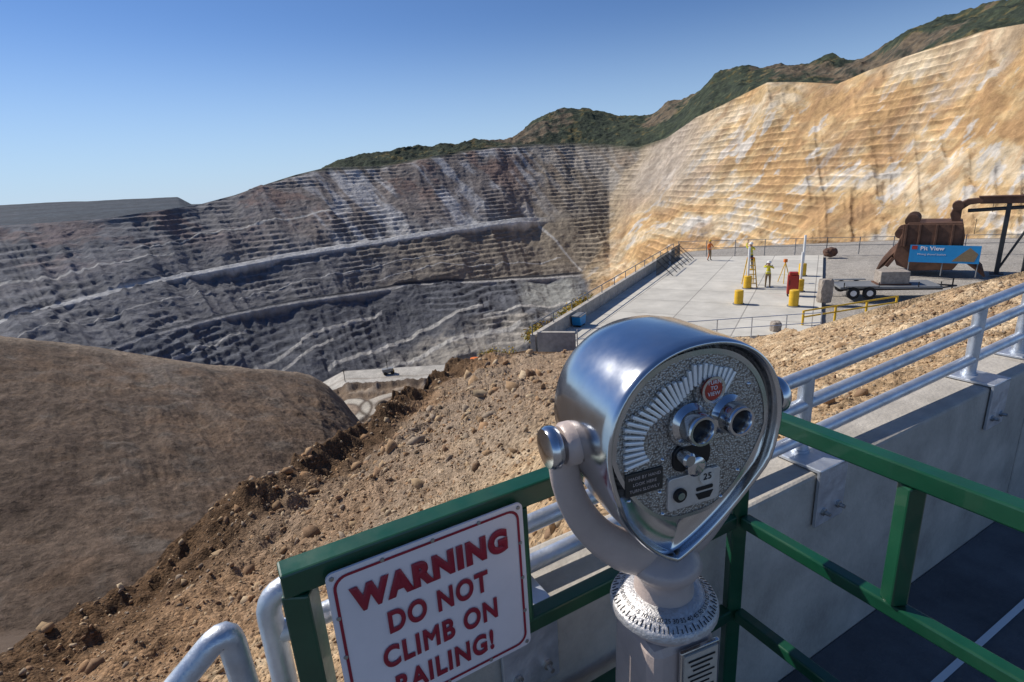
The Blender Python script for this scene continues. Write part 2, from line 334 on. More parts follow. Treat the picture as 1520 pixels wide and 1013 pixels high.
def terrmat(name,scales,amp,bump,bd):
    m=bpy.data.materials.new(name); m.use_nodes=True; nt=m.node_tree; b=nt.nodes['Principled BSDF']; b.inputs['Roughness'].default_value=.95; b.inputs['Specular IOR Level'].default_value=.15
    at=nt.nodes.new('ShaderNodeAttribute'); at.attribute_name='Col'
    tc=nt.nodes.new('ShaderNodeTexCoord'); cur=at.outputs['Color']; hs=None
    for i,(s,a) in enumerate(zip(scales,amp)):
        n=nt.nodes.new('ShaderNodeTexNoise') ; n.inputs['Scale'].default_value=s; n.inputs['Detail'].default_value=7; n.inputs['Roughness'].default_value=.7
        nt.links.new(tc.outputs['Object'],n.inputs['Vector'])
        mr=nt.nodes.new('ShaderNodeMapRange'); mr.inputs['From Min'].default_value=.3; mr.inputs['From Max'].default_value=.7; mr.inputs['To Min'].default_value=1-a; mr.inputs['To Max'].default_value=1+a
        nt.links.new(n.outputs['Fac'],mr.inputs['Value'])
        vm=nt.nodes.new('ShaderNodeVectorMath'); vm.operation='SCALE'; nt.links.new(cur,vm.inputs[0]); nt.links.new(mr.outputs[0],vm.inputs['Scale']); cur=vm.outputs[0]
        if i==0: hs=n.outputs['Fac']
    if name=='gravel_fill':
        v=nt.nodes.new('ShaderNodeTexVoronoi'); v.inputs['Scale'].default_value=42; nt.links.new(tc.outputs['Object'],v.inputs['Vector'])
        sx=nt.nodes.new('ShaderNodeSeparateColor'); nt.links.new(v.outputs['Color'],sx.inputs[0])
        mr=nt.nodes.new('ShaderNodeMapRange'); mr.inputs['To Min'].default_value=.6; mr.inputs['To Max'].default_value=1.35; nt.links.new(sx.outputs[0],mr.inputs['Value'])
        vm=nt.nodes.new('ShaderNodeVectorMath'); vm.operation='SCALE'; nt.links.new(cur,vm.inputs[0]); nt.links.new(mr.outputs[0],vm.inputs['Scale']); cur=vm.outputs[0]
        b2=nt.nodes.new('ShaderNodeBump'); b2.invert=True; b2.inputs['Strength'].default_value=.9; b2.inputs['Distance'].default_value=.014; nt.links.new(v.outputs['Distance'],b2.inputs['Height'])
    nt.links.new(cur,b.inputs['Base Color'])
    bp=nt.nodes.new('ShaderNodeBump'); bp.inputs['Strength'].default_value=bump; bp.inputs['Distance'].default_value=bd; nt.links.new(hs,bp.inputs['Height'])
    if name=='gravel_fill': nt.links.new(b2.outputs['Normal'],bp.inputs['Normal'])
    nt.links.new(bp.outputs['Normal'],b.inputs['Normal'])
    return m
for m in (terrmat('gravel_fill',[9,1.2],[.28,.15],.8,.06),terrmat('spur_soil',[1.0,.12],[.40,.18],1.0,1.0),terrmat('pit_rock',[.05,.012],[.32,.15],1.0,8)): me.materials.append(m)
me.polygons.foreach_set('material_index',mi)
me.update(calc_edges=True)
ca=me.color_attributes.new('Col','FLOAT_COLOR','POINT')
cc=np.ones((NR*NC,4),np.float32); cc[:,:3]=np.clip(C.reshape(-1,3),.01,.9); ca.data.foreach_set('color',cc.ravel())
terrain=bpy.data.objects.new('terrain',me); COL.objects.link(terrain)
Vt=verts.reshape(NR,NC,3)
def ground_at(tx,yy):
    j=int(np.clip(np.searchsorted(TX,tx),0,NC-1)); return float(np.interp(yy,Vt[:,j,1],Vt[:,j,2]))
# ------------------------------------------------------------------ scattered rock on the fill
def rocks(name,n,pick,size,mat):
    bm=bmesh.new(); bmesh.ops.create_icosphere(bm,subdivisions=1,radius=1.0); bv=np.array([v.co[:] for v in bm.verts]); bf=np.array([[v.index for v in f.verts] for f in bm.faces]); bm.free()
    P=pick(n); n=len(P); nv=len(bv)
    sz=size(n,P)
    V=np.repeat(bv[None],n,0)
    pn=RNG.normal(size=(n,5,3)); pn/=np.linalg.norm(pn,axis=2)[:,:,None]
    for k in range(5):
        d=np.einsum('nvi,ni->nv',V,pn[:,k]); lim=RNG.uniform(.35,.7,(n,1)); ex=np.clip(d-lim,0,None); V=V-ex[:,:,None]*pn[:,k][:,None,:]
    V=V*(1+RNG.uniform(-.12,.12,(n,nv,1)))
    V*=RNG.uniform(.55,1.35,(n,1,3))*np.array([1,1,.75])
    q=RNG.normal(size=(n,4)); q/=np.linalg.norm(q,axis=1)[:,None]; w,x_,y_,z_=q.T
    R=np.stack([1-2*(y_*y_+z_*z_),2*(x_*y_-z_*w),2*(x_*z_+y_*w),2*(x_*y_+z_*w),1-2*(x_*x_+z_*z_),2*(y_*z_-x_*w),2*(x_*z_-y_*w),2*(y_*z_+x_*w),1-2*(x_*x_+y_*y_)],-1).reshape(n,3,3)
    V=np.einsum('nij,nkj->nki',R,V)*sz[:,None,None]+P[:,None,:]
    F=(bf[None]+(np.arange(n)*nv)[:,None,None]).reshape(-1,3)
    m=bpy.data.meshes.new(name); m.vertices.add(n*nv); m.vertices.foreach_set('co',V.astype(np.float32).ravel())
    m.loops.add(len(F)*3); m.loops.foreach_set('vertex_index',F.astype(np.int32).ravel()); m.polygons.add(len(F)); m.polygons.foreach_set('loop_start',np.arange(0,len(F)*3,3,dtype=np.int32)); m.update(calc_edges=True)
    a=m.color_attributes.new('Col','FLOAT_COLOR','POINT'); pal=np.array([[.46,.33,.20],[.36,.24,.14],[.50,.39,.26],[.28,.18,.11],[.40,.25,.14],[.34,.27,.20]])
    pc=pal[RNG.integers(0,6,n)]*RNG.uniform(.65,1.05,(n,1)); cc=np.ones((n,nv,4),np.float32); cc[:,:,:3]=pc[:,None,:]; a.data.foreach_set('color',cc.ravel())
    m.materials.append(mat); o=bpy.data.objects.new(name,m); COL.objects.link(o); return o
rockmat=terrmat('rock',[30,6],[.25,.2],.6,.01)
nr0=cnt[0]
def pickL(n):
    i=(RNG.beta(1.6,1.3,n)*(nr0-2)).astype(int)+1; j=RNG.integers(0,NC,n)
    k=(TX[j]<.1)|(RNG.random(n)<.25); return Vt[i[k],j[k]]
def pickA(n):
    i=(RNG.beta(1.1,1.4,n)*(nr0-2)).astype(int)+2; j=RNG.integers(0,NC,n); return Vt[i,j]
rocks('rock_rubble',8000,pickL,lambda n,P:np.clip(.012*np.exp(RNG.normal(0,.8,n)),.005,.11)*np.clip(P[:,1]/4,.6,1.3),rockmat)
rocks('gravel_stones',30000,pickA,lambda n,P:np.clip(.0075*np.exp(RNG.normal(0,.5,n)),.003,.028)*np.clip(P[:,1]/3,.7,2.0),rockmat)
def pickB(n):
    P=pickL(n*6); k=(P[:,1]>5)&(P[:,0]/P[:,1]<.12)&(P[:,0]/P[:,1]>-.7)&(fbm(P[:,0]*.5,P[:,1]*.5,3,99)>-.05); return P[k][:n]
rocks('boulder_debris',460,pickB,lambda n,P:np.clip(.055*np.exp(RNG.normal(0,.55,n)),.02,.22)*np.clip(P[:,1]/9,.6,1.3),rockmat)
# ------------------------------------------------------------------ materials
M_conc=newmat('wall_concrete',(.46,.425,.375),.9,0,.22,3.5,.4,60)
M_deck=newmat('deck_concrete',(.13,.13,.135),.85,0,.28,3,.3,80)
M_galv=newmat('galvanised_steel',(.62,.66,.72),.34,.75,.14,10,.12,120,detail=5,rvar=.2)
M_green=newmat('green_enamel',(.005,.065,.030),.30,0,.18,5,.06,40,coat=.3,rvar=.2)
M_white=newmat('sign_white',(.80,.735,.74),.45,0,.06,4)
M_red=newmat('sign_red',(.30,.01,.03),.45,0,.1,10)
M_chrome=newmat('chrome',(.66,.68,.71),.12,1.0,.14,4,.07,6,detail=5,rvar=.13)
M_rib=newmat('polished_rib',(.90,.90,.88),.30,.25,.03,30)
M_beige=newmat('beige_cast_paint',(.50,.41,.37),.36,.1,.10,7,.12,140,coat=.2,rvar=.15)
M_black=newmat('black_metal',(.012,.012,.014),.4,.2,.2,20)
M_bolt=newmat('bolt_zinc',(.45,.44,.42),.4,.9,.2,60)
M_rust=newmat('rusty_steel',(.17,.085,.052),.75,.2,.3,1.2,.6,8,col2=(.06,.030,.02))
M_yel=newmat('yellow_paint',(.74,.45,.02),.5,0,.12,3)
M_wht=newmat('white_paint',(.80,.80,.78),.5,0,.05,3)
M_blue=newmat('banner_blue',(.01,.26,.58),.6,0,.08,1)
M_granite=newmat('granite',(.36,.31,.26),.85,0,.25,6,.5,20)
M_rubber=newmat('rubber',(.02,.02,.02),.85,0,.2,9)
M_redp=newmat('red_paint',(.38,.03,.02),.5,0,.12,4)
M_grey=newmat('grey_paint',(.22,.23,.24),.6,.2,.1,4)
M_skin=newmat('skin',(.40,.22,.15),.6,0,.05,8)
M_hi=newmat('hi_vis_yellow',(.62,.55,.03),.7,0,.08,8)
M_or=newmat('hi_vis_orange',(.70,.17,.02),.7,0,.08,8)
M_jean=newmat('work_trousers',(.05,.06,.09),.85,0,.15,12)
M_kh=newmat('khaki_trousers',(.25,.18,.10),.85,0,.15,12)
M_ham=bpy.data.materials.new('hammered_steel'); M_ham.use_nodes=True
nt=M_ham.node_tree; b=nt.nodes['Principled BSDF']; b.inputs['Metallic'].default_value=.75; b.inputs['Roughness'].default_value=.38
tc=nt.nodes.new('ShaderNodeTexCoord'); v=nt.nodes.new('ShaderNodeTexVoronoi'); v.feature='SMOOTH_F1'; v.inputs['Scale'].default_value=330; v.inputs['Smoothness'].default_value=.5
nt.links.new(tc.outputs['Object'],v.inputs['Vector'])
bp=nt.nodes.new('ShaderNodeBump'); bp.inputs['Strength'].default_value=.8; bp.inputs['Distance'].default_value=.0018; nt.links.new(v.outputs['Distance'],bp.inputs['Height']); nt.links.new(bp.outputs['Normal'],b.inputs['Normal'])
rr_=nt.nodes.new('ShaderNodeValToRGB'); rr_.color_ramp.elements[0].position=.15; rr_.color_ramp.elements[1].position=.8; rr_.color_ramp.elements[0].color=(.56,.54,.51,1); rr_.color_ramp.elements[1].color=(.17,.155,.145,1)
nt.links.new(v.outputs['Distance'],rr_.inputs['Fac']); nt.links.new(rr_.outputs['Color'],b.inputs['Base Color'])
# ------------------------------------------------------------------ deck, wall
tin=.889
def wbox(name,s0,s1,t0,t1,z0,z1,mat,parent=None,bevel=0.0):
    c=W((s0+s1)/2,(t0+t1)/2,(z0+z1)/2); return box(name,c,(s1-s0,t1-t0,z1-z0),mat,parent,WA,bevel)
wbox('observation_deck',-9,12,-14,tin-.004,DECK-.3,DECK,M_deck)
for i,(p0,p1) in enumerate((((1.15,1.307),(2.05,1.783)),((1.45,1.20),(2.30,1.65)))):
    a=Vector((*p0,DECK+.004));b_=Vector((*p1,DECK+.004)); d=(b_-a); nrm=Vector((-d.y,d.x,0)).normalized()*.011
    meshobj('deck_light_streak',[a-nrm,b_-nrm,b_+nrm,a+nrm],[(0,1,2,3)],M_wht)  # pale strips standing in for streaks of light on the deck
cw=empty('concrete_wall')
wbox('wall_segment_1',.16,3.18,tin,1.10,-3.0,-.96,M_conc,cw,.012)
wbox('wall_segment_2',3.20,9.0,tin+.003,1.103,-3.0,-.957,M_conc,cw,.012)
wbox('ramp_kerb',-6,.155,tin+.004,1.09,-3.2,-1.62,M_conc,cw,.012)
# ------------------------------------------------------------------ galvanised railing on the wall
gr=empty('metal_railing')
RT=.995
zt=lambda s:-.726+.033*s
zm=lambda s:-.822+.030*s
zl=lambda s:-.930+.020*s
rad=.023
pl=[W(9,RT,zt(4.5)),W(4.5,RT,zt(4.5)),W(3.2,RT,zt(3.2)),W(1.5,RT,zt(1.5))]+arc_pts(W(1.0,RT,zt(1.0)),W(-.03,RT,zt(-.03)),W(-.03,RT,-1.6),.05)+[W(-.03,RT,-1.66)]
tube('top_rail',pl,rad,M_galv,gr)
tube('mid_rail',[W(9,RT,zm(4.5)),W(4.5,RT,zm(4.5)),W(-.03,RT,zm(0))],rad*.95,M_galv,gr)
tube('low_rail',[W(9,RT,zl(4.5)),W(4.5,RT,zl(4.5)),W(.2,RT,zl(.2))],rad*.95,M_galv,gr)
for i,s in enumerate((.47,1.62,2.80,3.28,4.5,5.8)):
    tube('post_%d'%i,[W(s,RT,-.955),W(s,RT,zt(min(s,4.5)))],.024,M_galv,gr)
    tube('weld_collar_%d'%i,[W(s,RT,-.948),W(s,RT,-.935)],.030,M_galv,gr)
    wbox('base_plate_%d'%i,s-.075,s+.075,tin-.016,1.06,-.956,-.943,M_galv,gr,.003)
    wbox('face_plate_%d'%i,s-.075,s+.075,tin-.016,tin-.004,-1.15,-.9435,M_galv,gr,.003)
    for ds in (-.04,.04):
        lathe('bolt_%d_%s'%(i,ds),[(.0,.0),(.013,.0),(.013,.008),(.007,.009),(.006,.026),(.0,.027)],M_bolt,gr,loc=W(s+ds,tin-.015,-1.10),rot=(math.pi/2,0,WA),seg=6)
hr=empty('ramp_handrail')
P0=W(-.55,.80,-1.02);P1=W(-.085,.83,-.635);P2=W(-.055,.83,-1.7)
tube('handrail',[P0]+arc_pts(P0,P1,P2,.04)+[P2],.020,M_galv,hr)
tube('handrail_post',[W(-.52,.80,-1.0),W(-.52,.80,-1.7)],.018,M_galv,hr)
tube('handrail_low',[W(-.55,.80,-1.22),W(-.06,.83,-.85)],.016,M_galv,hr)
# ------------------------------------------------------------------ green guard frame
gf=empty('green_guard_railing'); GT=.829
def gbar(name,a,b,h=.021):
    a=Vector(a);b=Vector(b);d=b-a;L=d.length
    o=box(name,(a+b)/2,(L,h*2,h*2),M_green,gf,0,.004); o.rotation_euler=d.to_track_quat('X','Z').to_euler(); return o
gbar('top_bar_along_wall',W(.0,GT,-.592),W(1.078,GT,-.592),.0225)
gbar('mid_bar_along_wall',W(.05,GT,-.905),W(1.078,GT,-.905),.018)
gbar('low_bar_along_wall',W(.05,GT,-1.21),W(1.078,GT,-1.21),.018)
gbar('corner_post',W(1.10,GT,-.5695),W(1.10,GT,DECK),.0195)
gbar('end_post',W(.025,GT,-.616),W(.025,GT,DECK),.0225)
gbar('post_mid',W(.437,GT,-.616),W(.437,GT,-.887),.018)
gbar('top_bar_return',W(1.10,GT-.022,-.592),W(1.10,-.7,-.592),.0205)
gbar('mid_bar_return',W(1.10,GT-.022,-.905),W(1.10,-.7,-.905),.016)
gbar('low_bar_return',W(1.10,GT-.022,-1.21),W(1.10,-.7,-1.21),.016)
gbar('post_return',W(1.10,.445,-.614),W(1.10,.445,-.888),.018)
gbar('end_post_return',W(1.10,-.72,-.57),W(1.10,-.72,DECK),.02)
# ------------------------------------------------------------------ warning sign
SN=empty('warning_sign',W(.245,.793,-.755),WA)
sw,sh=.365,.335
def rrect(w,h,r,n=6):
    out=[]
    for cx,cz,a0 in ((w/2-r,h/2-r,0),(-w/2+r,h/2-r,90),(-w/2+r,-h/2+r,180),(w/2-r,-h/2+r,270)):
        for i in range(n+1):
            a=math.radians(a0+90*i/n); out.append((cx+r*math.cos(a),cz+r*math.sin(a)))
    return out
extrude_poly('panel',rrect(sw,sh,.012),0,.004,M_white,SN)
def ring(name,o,i,y,mat,par):
    n=len(o); V=[(x,y,z) for x,z in o]+[(x,y,z) for x,z in i]; F=[(k,(k+1)%n,(k+1)%n+n,k+n) for k in range(n)]
    return meshobj(name,V,F,mat,par)
ring('border',rrect(sw-.018,sh-.018,.024),rrect(sw-.028,sh-.028,.020),-.0012,M_red,SN)
def text(name,s,size,loc,mat,par,off=0.0,rot=(math.pi/2,0,0),sx=1.0,shear=0,ext=.0004,align='CENTER',bev=0.0,space=1.05):
    c=bpy.data.curves.new(name,'FONT'); c.body=s; c.size=size; c.align_x=align; c.align_y='CENTER'; c.extrude=ext; c.shear=shear; c.space_character=space
    if bev: c.bevel_depth=bev; c.bevel_resolution=0
    c.materials.append(mat); o=bpy.data.objects.new(name,c); link(o,par); o.location=loc; o.rotation_euler=rot; o.scale=(sx,1,.35 if bev else 1); return o
text('line_warning','WARNING',.062,(0,-.0022,.100),M_red,SN,sx=.87,bev=.0046,space=1.17)
text('line_do_not','DO NOT',.061,(0,-.0022,.028),M_red,SN,sx=.72,bev=.0024,space=1.15)
text('line_climb_on','CLIMB ON',.061,(0,-.0022,-.042),M_red,SN,sx=.72,bev=.0024,space=1.15)
text('line_railing','RAILING!',.061,(0,-.0022,-.112),M_red,SN,sx=.72,bev=.0024,space=1.15)
k=0
for x in (-.173,-.09,.0,.09,.173):
    for z in (.158,-.158):
        lathe('screw_%d'%k,[(0,0),(.0042,0),(.0035,.002),(0,.0025)],M_bolt,SN,loc=(x,-.0003,z),rot=(math.pi/2,0,0),seg=10); k+=1
for z in (-.08,0,.08):
    for x in (-.173,.173):
        lathe('screw_%d'%k,[(0,0),(.0042,0),(.0035,.002),(0,.0025)],M_bolt,SN,loc=(x,-.0003,z),rot=(math.pi/2,0,0),seg=10); k+=1
# ------------------------------------------------------------------ coin-operated binocular viewer
BV=empty('coin_operated_binoculars',(.25,.807,-.39),math.atan2(.145,.409))
HX=-.028
def shield(n=88,w=.152,top=.166,bot=.240):
    out=[]
    for i in range(n):
        a=2*math.pi*i/n
        ca,sa=math.cos(a),math.sin(a)
        if sa>=0:
            x=w*math.copysign(abs(ca)**.92,ca); z=.02+(top-.02)*abs(sa)**.94
        else:
            q=abs(sa)**1.08; z=.02-(bot+.02)*q; x=w*math.copysign((1-q**1.62)**.80 if q<1 else 0,ca)
        if z<-.1: x+=.010*(-z-.1)/.14
        out.append((x,z))
    return out
sh0=shield()
prof=[(.115,.02),(.115,.45),(.110,.72),(.096,.88),(.072,.965),(.035,1.0),(-.04,1.0),(-.085,.995),(-.100,.99),(-.107,.976),(-.108,.955),(-.103,.938),(-.092,.922),(-.086,.91),(-.084,.6),(-.084,.02)]
V=[];F=[];n=len(sh0)
for y,s in prof:
    for x,z in sh0:
        zz=z*s; yy=y; xx=x*s
        if y<.0 and zz<-.05: yy=y+(-zz-.05)*.30
        if y>.0 and zz<-.0: yy=y*(1-(-zz)*2.6)
        V.append((xx+HX,yy,zz))
for i in range(len(prof)-1):
    for j in range(n):
        a=i*n+j;b_=i*n+(j+1)%n; F.append((a,a+n,b_+n,b_))
F.append(tuple(range(n))); F.append(tuple((len(prof)-1)*n+j for j in range(n-1,-1,-1)))
hd=meshobj('head_shell',V,F,M_chrome,BV,smooth=True)
bm=bmesh.new(); bm.from_mesh(hd.data); bmesh.ops.recalc_face_normals(bm,faces=bm.faces[:]); bm.to_mesh(hd.data); bm.free()
FB=empty('face_parts',(HX-.002,0,0)); FB.parent=BV
pp=[]
for i in range(72):
    a=2*math.pi*i/72; ca,sa=math.cos(a),math.sin(a)
    if sa>=0: pp.append((.132*math.copysign(abs(ca)**.92,ca),.01+.134*abs(sa)**.94))
    else:
        pp.append((.132*math.copysign(abs(ca)**.62,ca)*(1-.36*abs(sa)),.01-.122*abs(sa)**.85))
extrude_poly('hammered_plate',pp,-.093,-.080,M_ham,FB,bevel=.002)
ring('plate_bead',[(x*1.03,z*1.03) for x,z in pp],[(x*.975,z*.975) for x,z in pp],-.0945,M_chrome,FB)
k=0
for i in range(29):
    a=math.radians(189-i*4.7)
    r0=.080+.010*math.sin(i*.33)-(.006 if i>20 else 0); r1=r0+.034+.004*math.cos(i*.9)
    if i>16: r1-=.004
    cx,cz=.004,.014
    rm=(r0+r1)/2
    bx=box('rib_%d'%k,(cx+rm*math.cos(a)*1.03,-.0965,cz+rm*math.sin(a)),(r1-r0,.007,.0052),M_rib,FB,bevel=.0015); bx.rotation_euler=(0,-a,0); k+=1
ex=.020
tilt=(math.radians(90),0,0)
EZ=.043
for i,dx in enumerate((-.033,.033)):
    lathe('eyepiece_%d'%i,[(.031,.0),(.031,.008),(.026,.012),(.0235,.016),(.0235,.034),(.0215,.038),(.018,.038),(.015,.032),(.0145,.010),(.001,.008)],M_chrome,FB,loc=(ex+dx,-.092,EZ),rot=tilt,split=30)
    lathe('lens_%d'%i,[(.0001,.022),(.0148,.022),(.0148,.0222),(.0001,.0223)],M_black,FB,loc=(ex+dx,-.094,EZ),rot=tilt)
extrude_poly('eyepiece_mount',[(x*1+ex,z+EZ-.003) for x,z in rrect(.132,.066,.032,8)],-.101,-.09,M_ham,FB,bevel=.003)
extrude_poly('badge_mount',[(x+ex+.002,z+.086) for x,z in rrect(.052,.046,.020,8)],-.100,-.09,M_ham,FB,bevel=.003)
M_badge=newmat('badge_red',(.42,.05,.03),.4,.2,.1,40)
lathe('red_badge',[(.001,0),(.0165,0),(.0165,.006),(.015,.008),(.001,.008)],M_badge,FB,loc=(ex+.002,-.0975,.089),rot=tilt)
ring('badge_rim',[(.020*math.cos(a*.2618)+ex+.002,.020*math.sin(a*.2618)+.089) for a in range(24)],[(.016*math.cos(a*.2618)+ex+.002,.016*math.sin(a*.2618)+.089) for a in range(24)],-.1062,M_chrome,FB)
text('badge_text','TURN\nTO\nVIEW',.0085,(ex+.002,-.106,.092),M_white,FB)
extrude_poly('nose_recess',[(x-.004,z-.012) for x,z in rrect(.066,.044,.018,6)],-.0975,-.09,M_black,FB,bevel=.002)
lathe('coin_knob',[(.001,0),(.0155,0),(.0155,.010),(.011,.013),(.001,.013)],M_chrome,FB,loc=(-.004,-.098,-.024),rot=tilt)
lathe('coin_knob_2',[(.001,0),(.011,0),(.011,.016),(.008,.019),(.001,.019)],M_chrome,FB,loc=(-.022,-.098,-.006),rot=tilt)
extrude_poly('coin_plate',[(x+.002,z-.068) for x,z in rrect(.092,.054,.006,4)],-.0975,-.09,newmat('coin_plate_steel',(.66,.62,.58),.4,.5,.1,40),FB,bevel=.001)
lathe('coin_dial',[(.001,0),(.0135,0),(.0135,.003),(.001,.003)],newmat('dial_cream',(.6,.55,.48),.5,0,.1,40),FB,loc=(.022,-.0975,-.050),rot=tilt)
text('coin_25','25',.015,(.022,-.1012,-.050),M_black,FB)
extrude_poly('coin_slot',[(x+.020,z-.070) for x,z in rrect(.030,.006,.002,3)],-.0985,-.0974,M_black,FB)
extrude_poly('coin_arrow',[(.004,-.077),(.036,-.077),(.030,-.088),(.010,-.088)],-.0985,-.0974,M_black,FB)
lathe('coin_lock',[(.001,0),(.011,0),(.011,.004),(.001,.004)],M_black,FB,loc=(-.025,-.0975,-.070),rot=tilt)
lathe('coin_lock_core',[(.001,0),(.006,0),(.006,.006),(.001,.006)],M_chrome,FB,loc=(-.025,-.0975,-.070),rot=tilt)
extrude_poly('info_plaque',[(x-.084,z-.034) for x,z in rrect(.062,.036,.002,3)],-.0965,-.09,newmat('plaque',(.05,.045,.04),.45,.3,.1,30),FB,bevel=.001)
for i,dz in enumerate((.010,.0,-.010)):
    text('plaque_text_%d'%i,('MADE BY HAND','LOOK HERE','TURN SLOWLY')[i],.0070,(-.084,-.0968,-.034+dz),M_beige,FB)
for i,(sx_,sz_) in enumerate(((-.112,-.010),(-.052,-.008),(-.108,-.060),(-.056,-.060),(.085,-.06),(.108,.02),(-.050,-.098),(.055,-.098),(.096,.08))):
    lathe('rivet_%d'%i,[(.001,0),(.0035,0),(.0025,.002),(.0005,.003)],M_chrome,FB,loc=(sx_,-.093,sz_),rot=tilt,seg=10)
for i,sg in enumerate((-1,1)):
    lathe('trunnion_%d'%i,[(.001,0),(.020,0),(.020,.08),(.001,.08)],M_chrome,BV,loc=(sg*.110,0,0),rot=(0,sg*math.pi/2,0))
    lathe('yoke_boss_%d'%i,[(.001,0),(.030,0),(.034,.004),(.034,.020),(.029,.026),(.001,.026)],M_beige,BV,loc=(sg*.172,0,.0),rot=(0,sg*math.pi/2,0))
    lathe('pivot_knob_%d'%i,[(.001,0),(.016,0),(.017,.006),(.031,.008),(.0335,.012),(.0335,.022),(.030,.027),(.012,.030),(.001,.0305)],M_chrome,BV,loc=(sg*.197,0,0),rot=(0,sg*math.pi/2,0))
yp=[(-.187,0.0),(-.188,-.04),(-.182,-.085),(-.164,-.135),(-.137,-.180),(-.102,-.218),(-.06,-.248),(0,-.264)]
yp=yp+[(-x,z) for x,z in yp[-2::-1]]
rr0=[.022,.021,.021,.022,.024,.028,.033,.038]; rr0=rr0+rr0[-2::-1]
def smooth_path(p,r,m=4):
    P=[];R=[]
    for i in range(len(p)-1):
        p0=p[max(0,i-1)];p1=p[i];p2=p[i+1];p3=p[min(len(p)-1,i+2)]
        for k in range(m):
            t=k/m; P.append(tuple(.5*((2*p1[c])+(-p0[c]+p2[c])*t+(2*p0[c]-5*p1[c]+4*p2[c]-p3[c])*t*t+(-p0[c]+3*p1[c]-3*p2[c]+p3[c])*t**3) for c in range(len(p1)))); R.append(r[i]*(1-t)+r[i+1]*t)
    P.append(p[-1]);R.append(r[-1]); return P,R
yp,yr2=smooth_path(yp,rr0)
tube('yoke',[(x,.014,z) for x,z in yp],yr2,M_beige,BV,seg=20,flat=(1.2,.78))
lathe('yoke_hub',[(.001,-.245),(.035,-.245),(.060,-.268),(.066,-.280),(.060,-.292),(.050,-.302),(.047,-.322),(.053,-.332),(.054,-.345),(.001,-.345)][::-1],M_beige,BV,loc=(0,.01,0),split=60)
lathe('azimuth_ring',[(.001,-.338),(.060,-.338),(.066,-.341),(.094,-.357),(.0965,-.362),(.0965,-.372),(.092,-.376),(.001,-.376)][::-1],newmat('cast_alloy',(.55,.54,.54),.45,.55,.15,60,.3,200),BV,loc=(0,.01,0),split=35)
for i in range(72):
    a=2*math.pi*i/72; L=.012 if i%2==0 else .007
    rm=.0905-L/2+.002; z=-.341-(rm-.066)/(.028)*.016+.0008
    o=box('tick_%d'%i,(rm*math.cos(a),.01+rm*math.sin(a),z),(L,.0011,.0012),M_black,BV); o.rotation_euler=(0,math.atan2(.016,.028),a)
for i in range(36):
    a=2*math.pi*i/36
    text('deg_%d'%i,str((i*5)%95),.0105,(.0755*math.cos(a),.01+.0755*math.sin(a),-.3445),M_black,BV,rot=(math.radians(28),0,a+math.pi/2),ext=.0001)
lathe('pedestal_collar',[(.001,-.376),(.070,-.376),(.078,-.384),(.074,-.400),(.001,-.400)][::-1],M_beige,BV,loc=(0,.01,0))
box('pedestal',(0,.01,-.878),(.160,.160,.958),M_beige,BV,bevel=.02,taper=.84)
LR=math.radians(-.8)
box('lock_plate_frame',(.022,-.0665,-.478),(.082,.008,.135),M_chrome,BV,bevel=.002,rot=(LR,0,0))
box('lock_plate',(.022,-.0715,-.478),(.070,.003,.122),newmat('label_cream',(.5,.45,.38),.5,.1,.1,40),BV,rot=(LR,0,0))
for i in range(9): box('label_line_%d'%i,(.022,-.0737,-.430-.011*i),(.056-.010*(i%3),.001,.0028),M_black,BV)
lathe('base_flange',[(.001,-1.36),(.15,-1.36),(.15,-1.345),(.10,-1.335),(.001,-1.335)],M_beige,BV,loc=(0,.01,0))
# ------------------------------------------------------------------ lower platform
PZ=-8.0
M_slab=bpy.data.materials.new('slab_concrete'); M_slab.use_nodes=True; nt=M_slab.node_tree; b=nt.nodes['Principled BSDF']; b.inputs['Roughness'].default_value=.9
tc=nt.nodes.new('ShaderNodeTexCoord'); mp=nt.nodes.new('ShaderNodeMapping'); mp.inputs['Rotation'].default_value=(0,0,math.radians(30)); nt.links.new(tc.outputs['Object'],mp.inputs['Vector'])
br=nt.nodes.new('ShaderNodeTexBrick'); br.offset=0; br.inputs['Scale'].default_value=1; br.inputs['Brick Width'].default_value=3.4; br.inputs['Row Height'].default_value=3.4; br.inputs['Mortar Size'].default_value=.03
br.inputs['Color1'].default_value=(.62,.59,.52,1); br.inputs['Color2'].default_value=(.55,.525,.465,1); br.inputs['Mortar'].default_value=(.30,.28,.25,1); nt.links.new(mp.outputs[0],br.inputs['Vector'])
n=nt.nodes.new('ShaderNodeTexNoise'); n.inputs['Scale'].default_value=.5; n.inputs['Detail'].default_value=10; n.inputs['Roughness'].default_value=.7; nt.links.new(tc.outputs['Object'],n.inputs['Vector'])
mr=nt.nodes.new('ShaderNodeMapRange'); mr.inputs['From Min'].default_value=.3; mr.inputs['From Max'].default_value=.7; mr.inputs['To Min'].default_value=.74; mr.inputs['To Max'].default_value=1.12; nt.links.new(n.outputs['Fac'],mr.inputs['Value'])
vm=nt.nodes.new('ShaderNodeVectorMath'); vm.operation='SCALE'; nt.links.new(br.outputs['Color'],vm.inputs[0]); nt.links.new(mr.outputs[0],vm.inputs['Scale']); nt.links.new(vm.outputs[0],b.inputs['Base Color'])
poly=[(1.2,25.2),(15.8,50.7),(27.3,46.6),(21.5,36.5),(14.9,25.0)]
n_=len(poly); V=[(x,y,PZ) for x,y in poly]+[(x,y,PZ-1.2) for x,y in poly]
pav=meshobj('concrete_platform',V,[tuple(range(n_-1,-1,-1)),tuple(range(n_,2*n_))]+[(i,(i+1)%n_,(i+1)%n_+n_,i+n_) for i in range(n_)],M_slab)
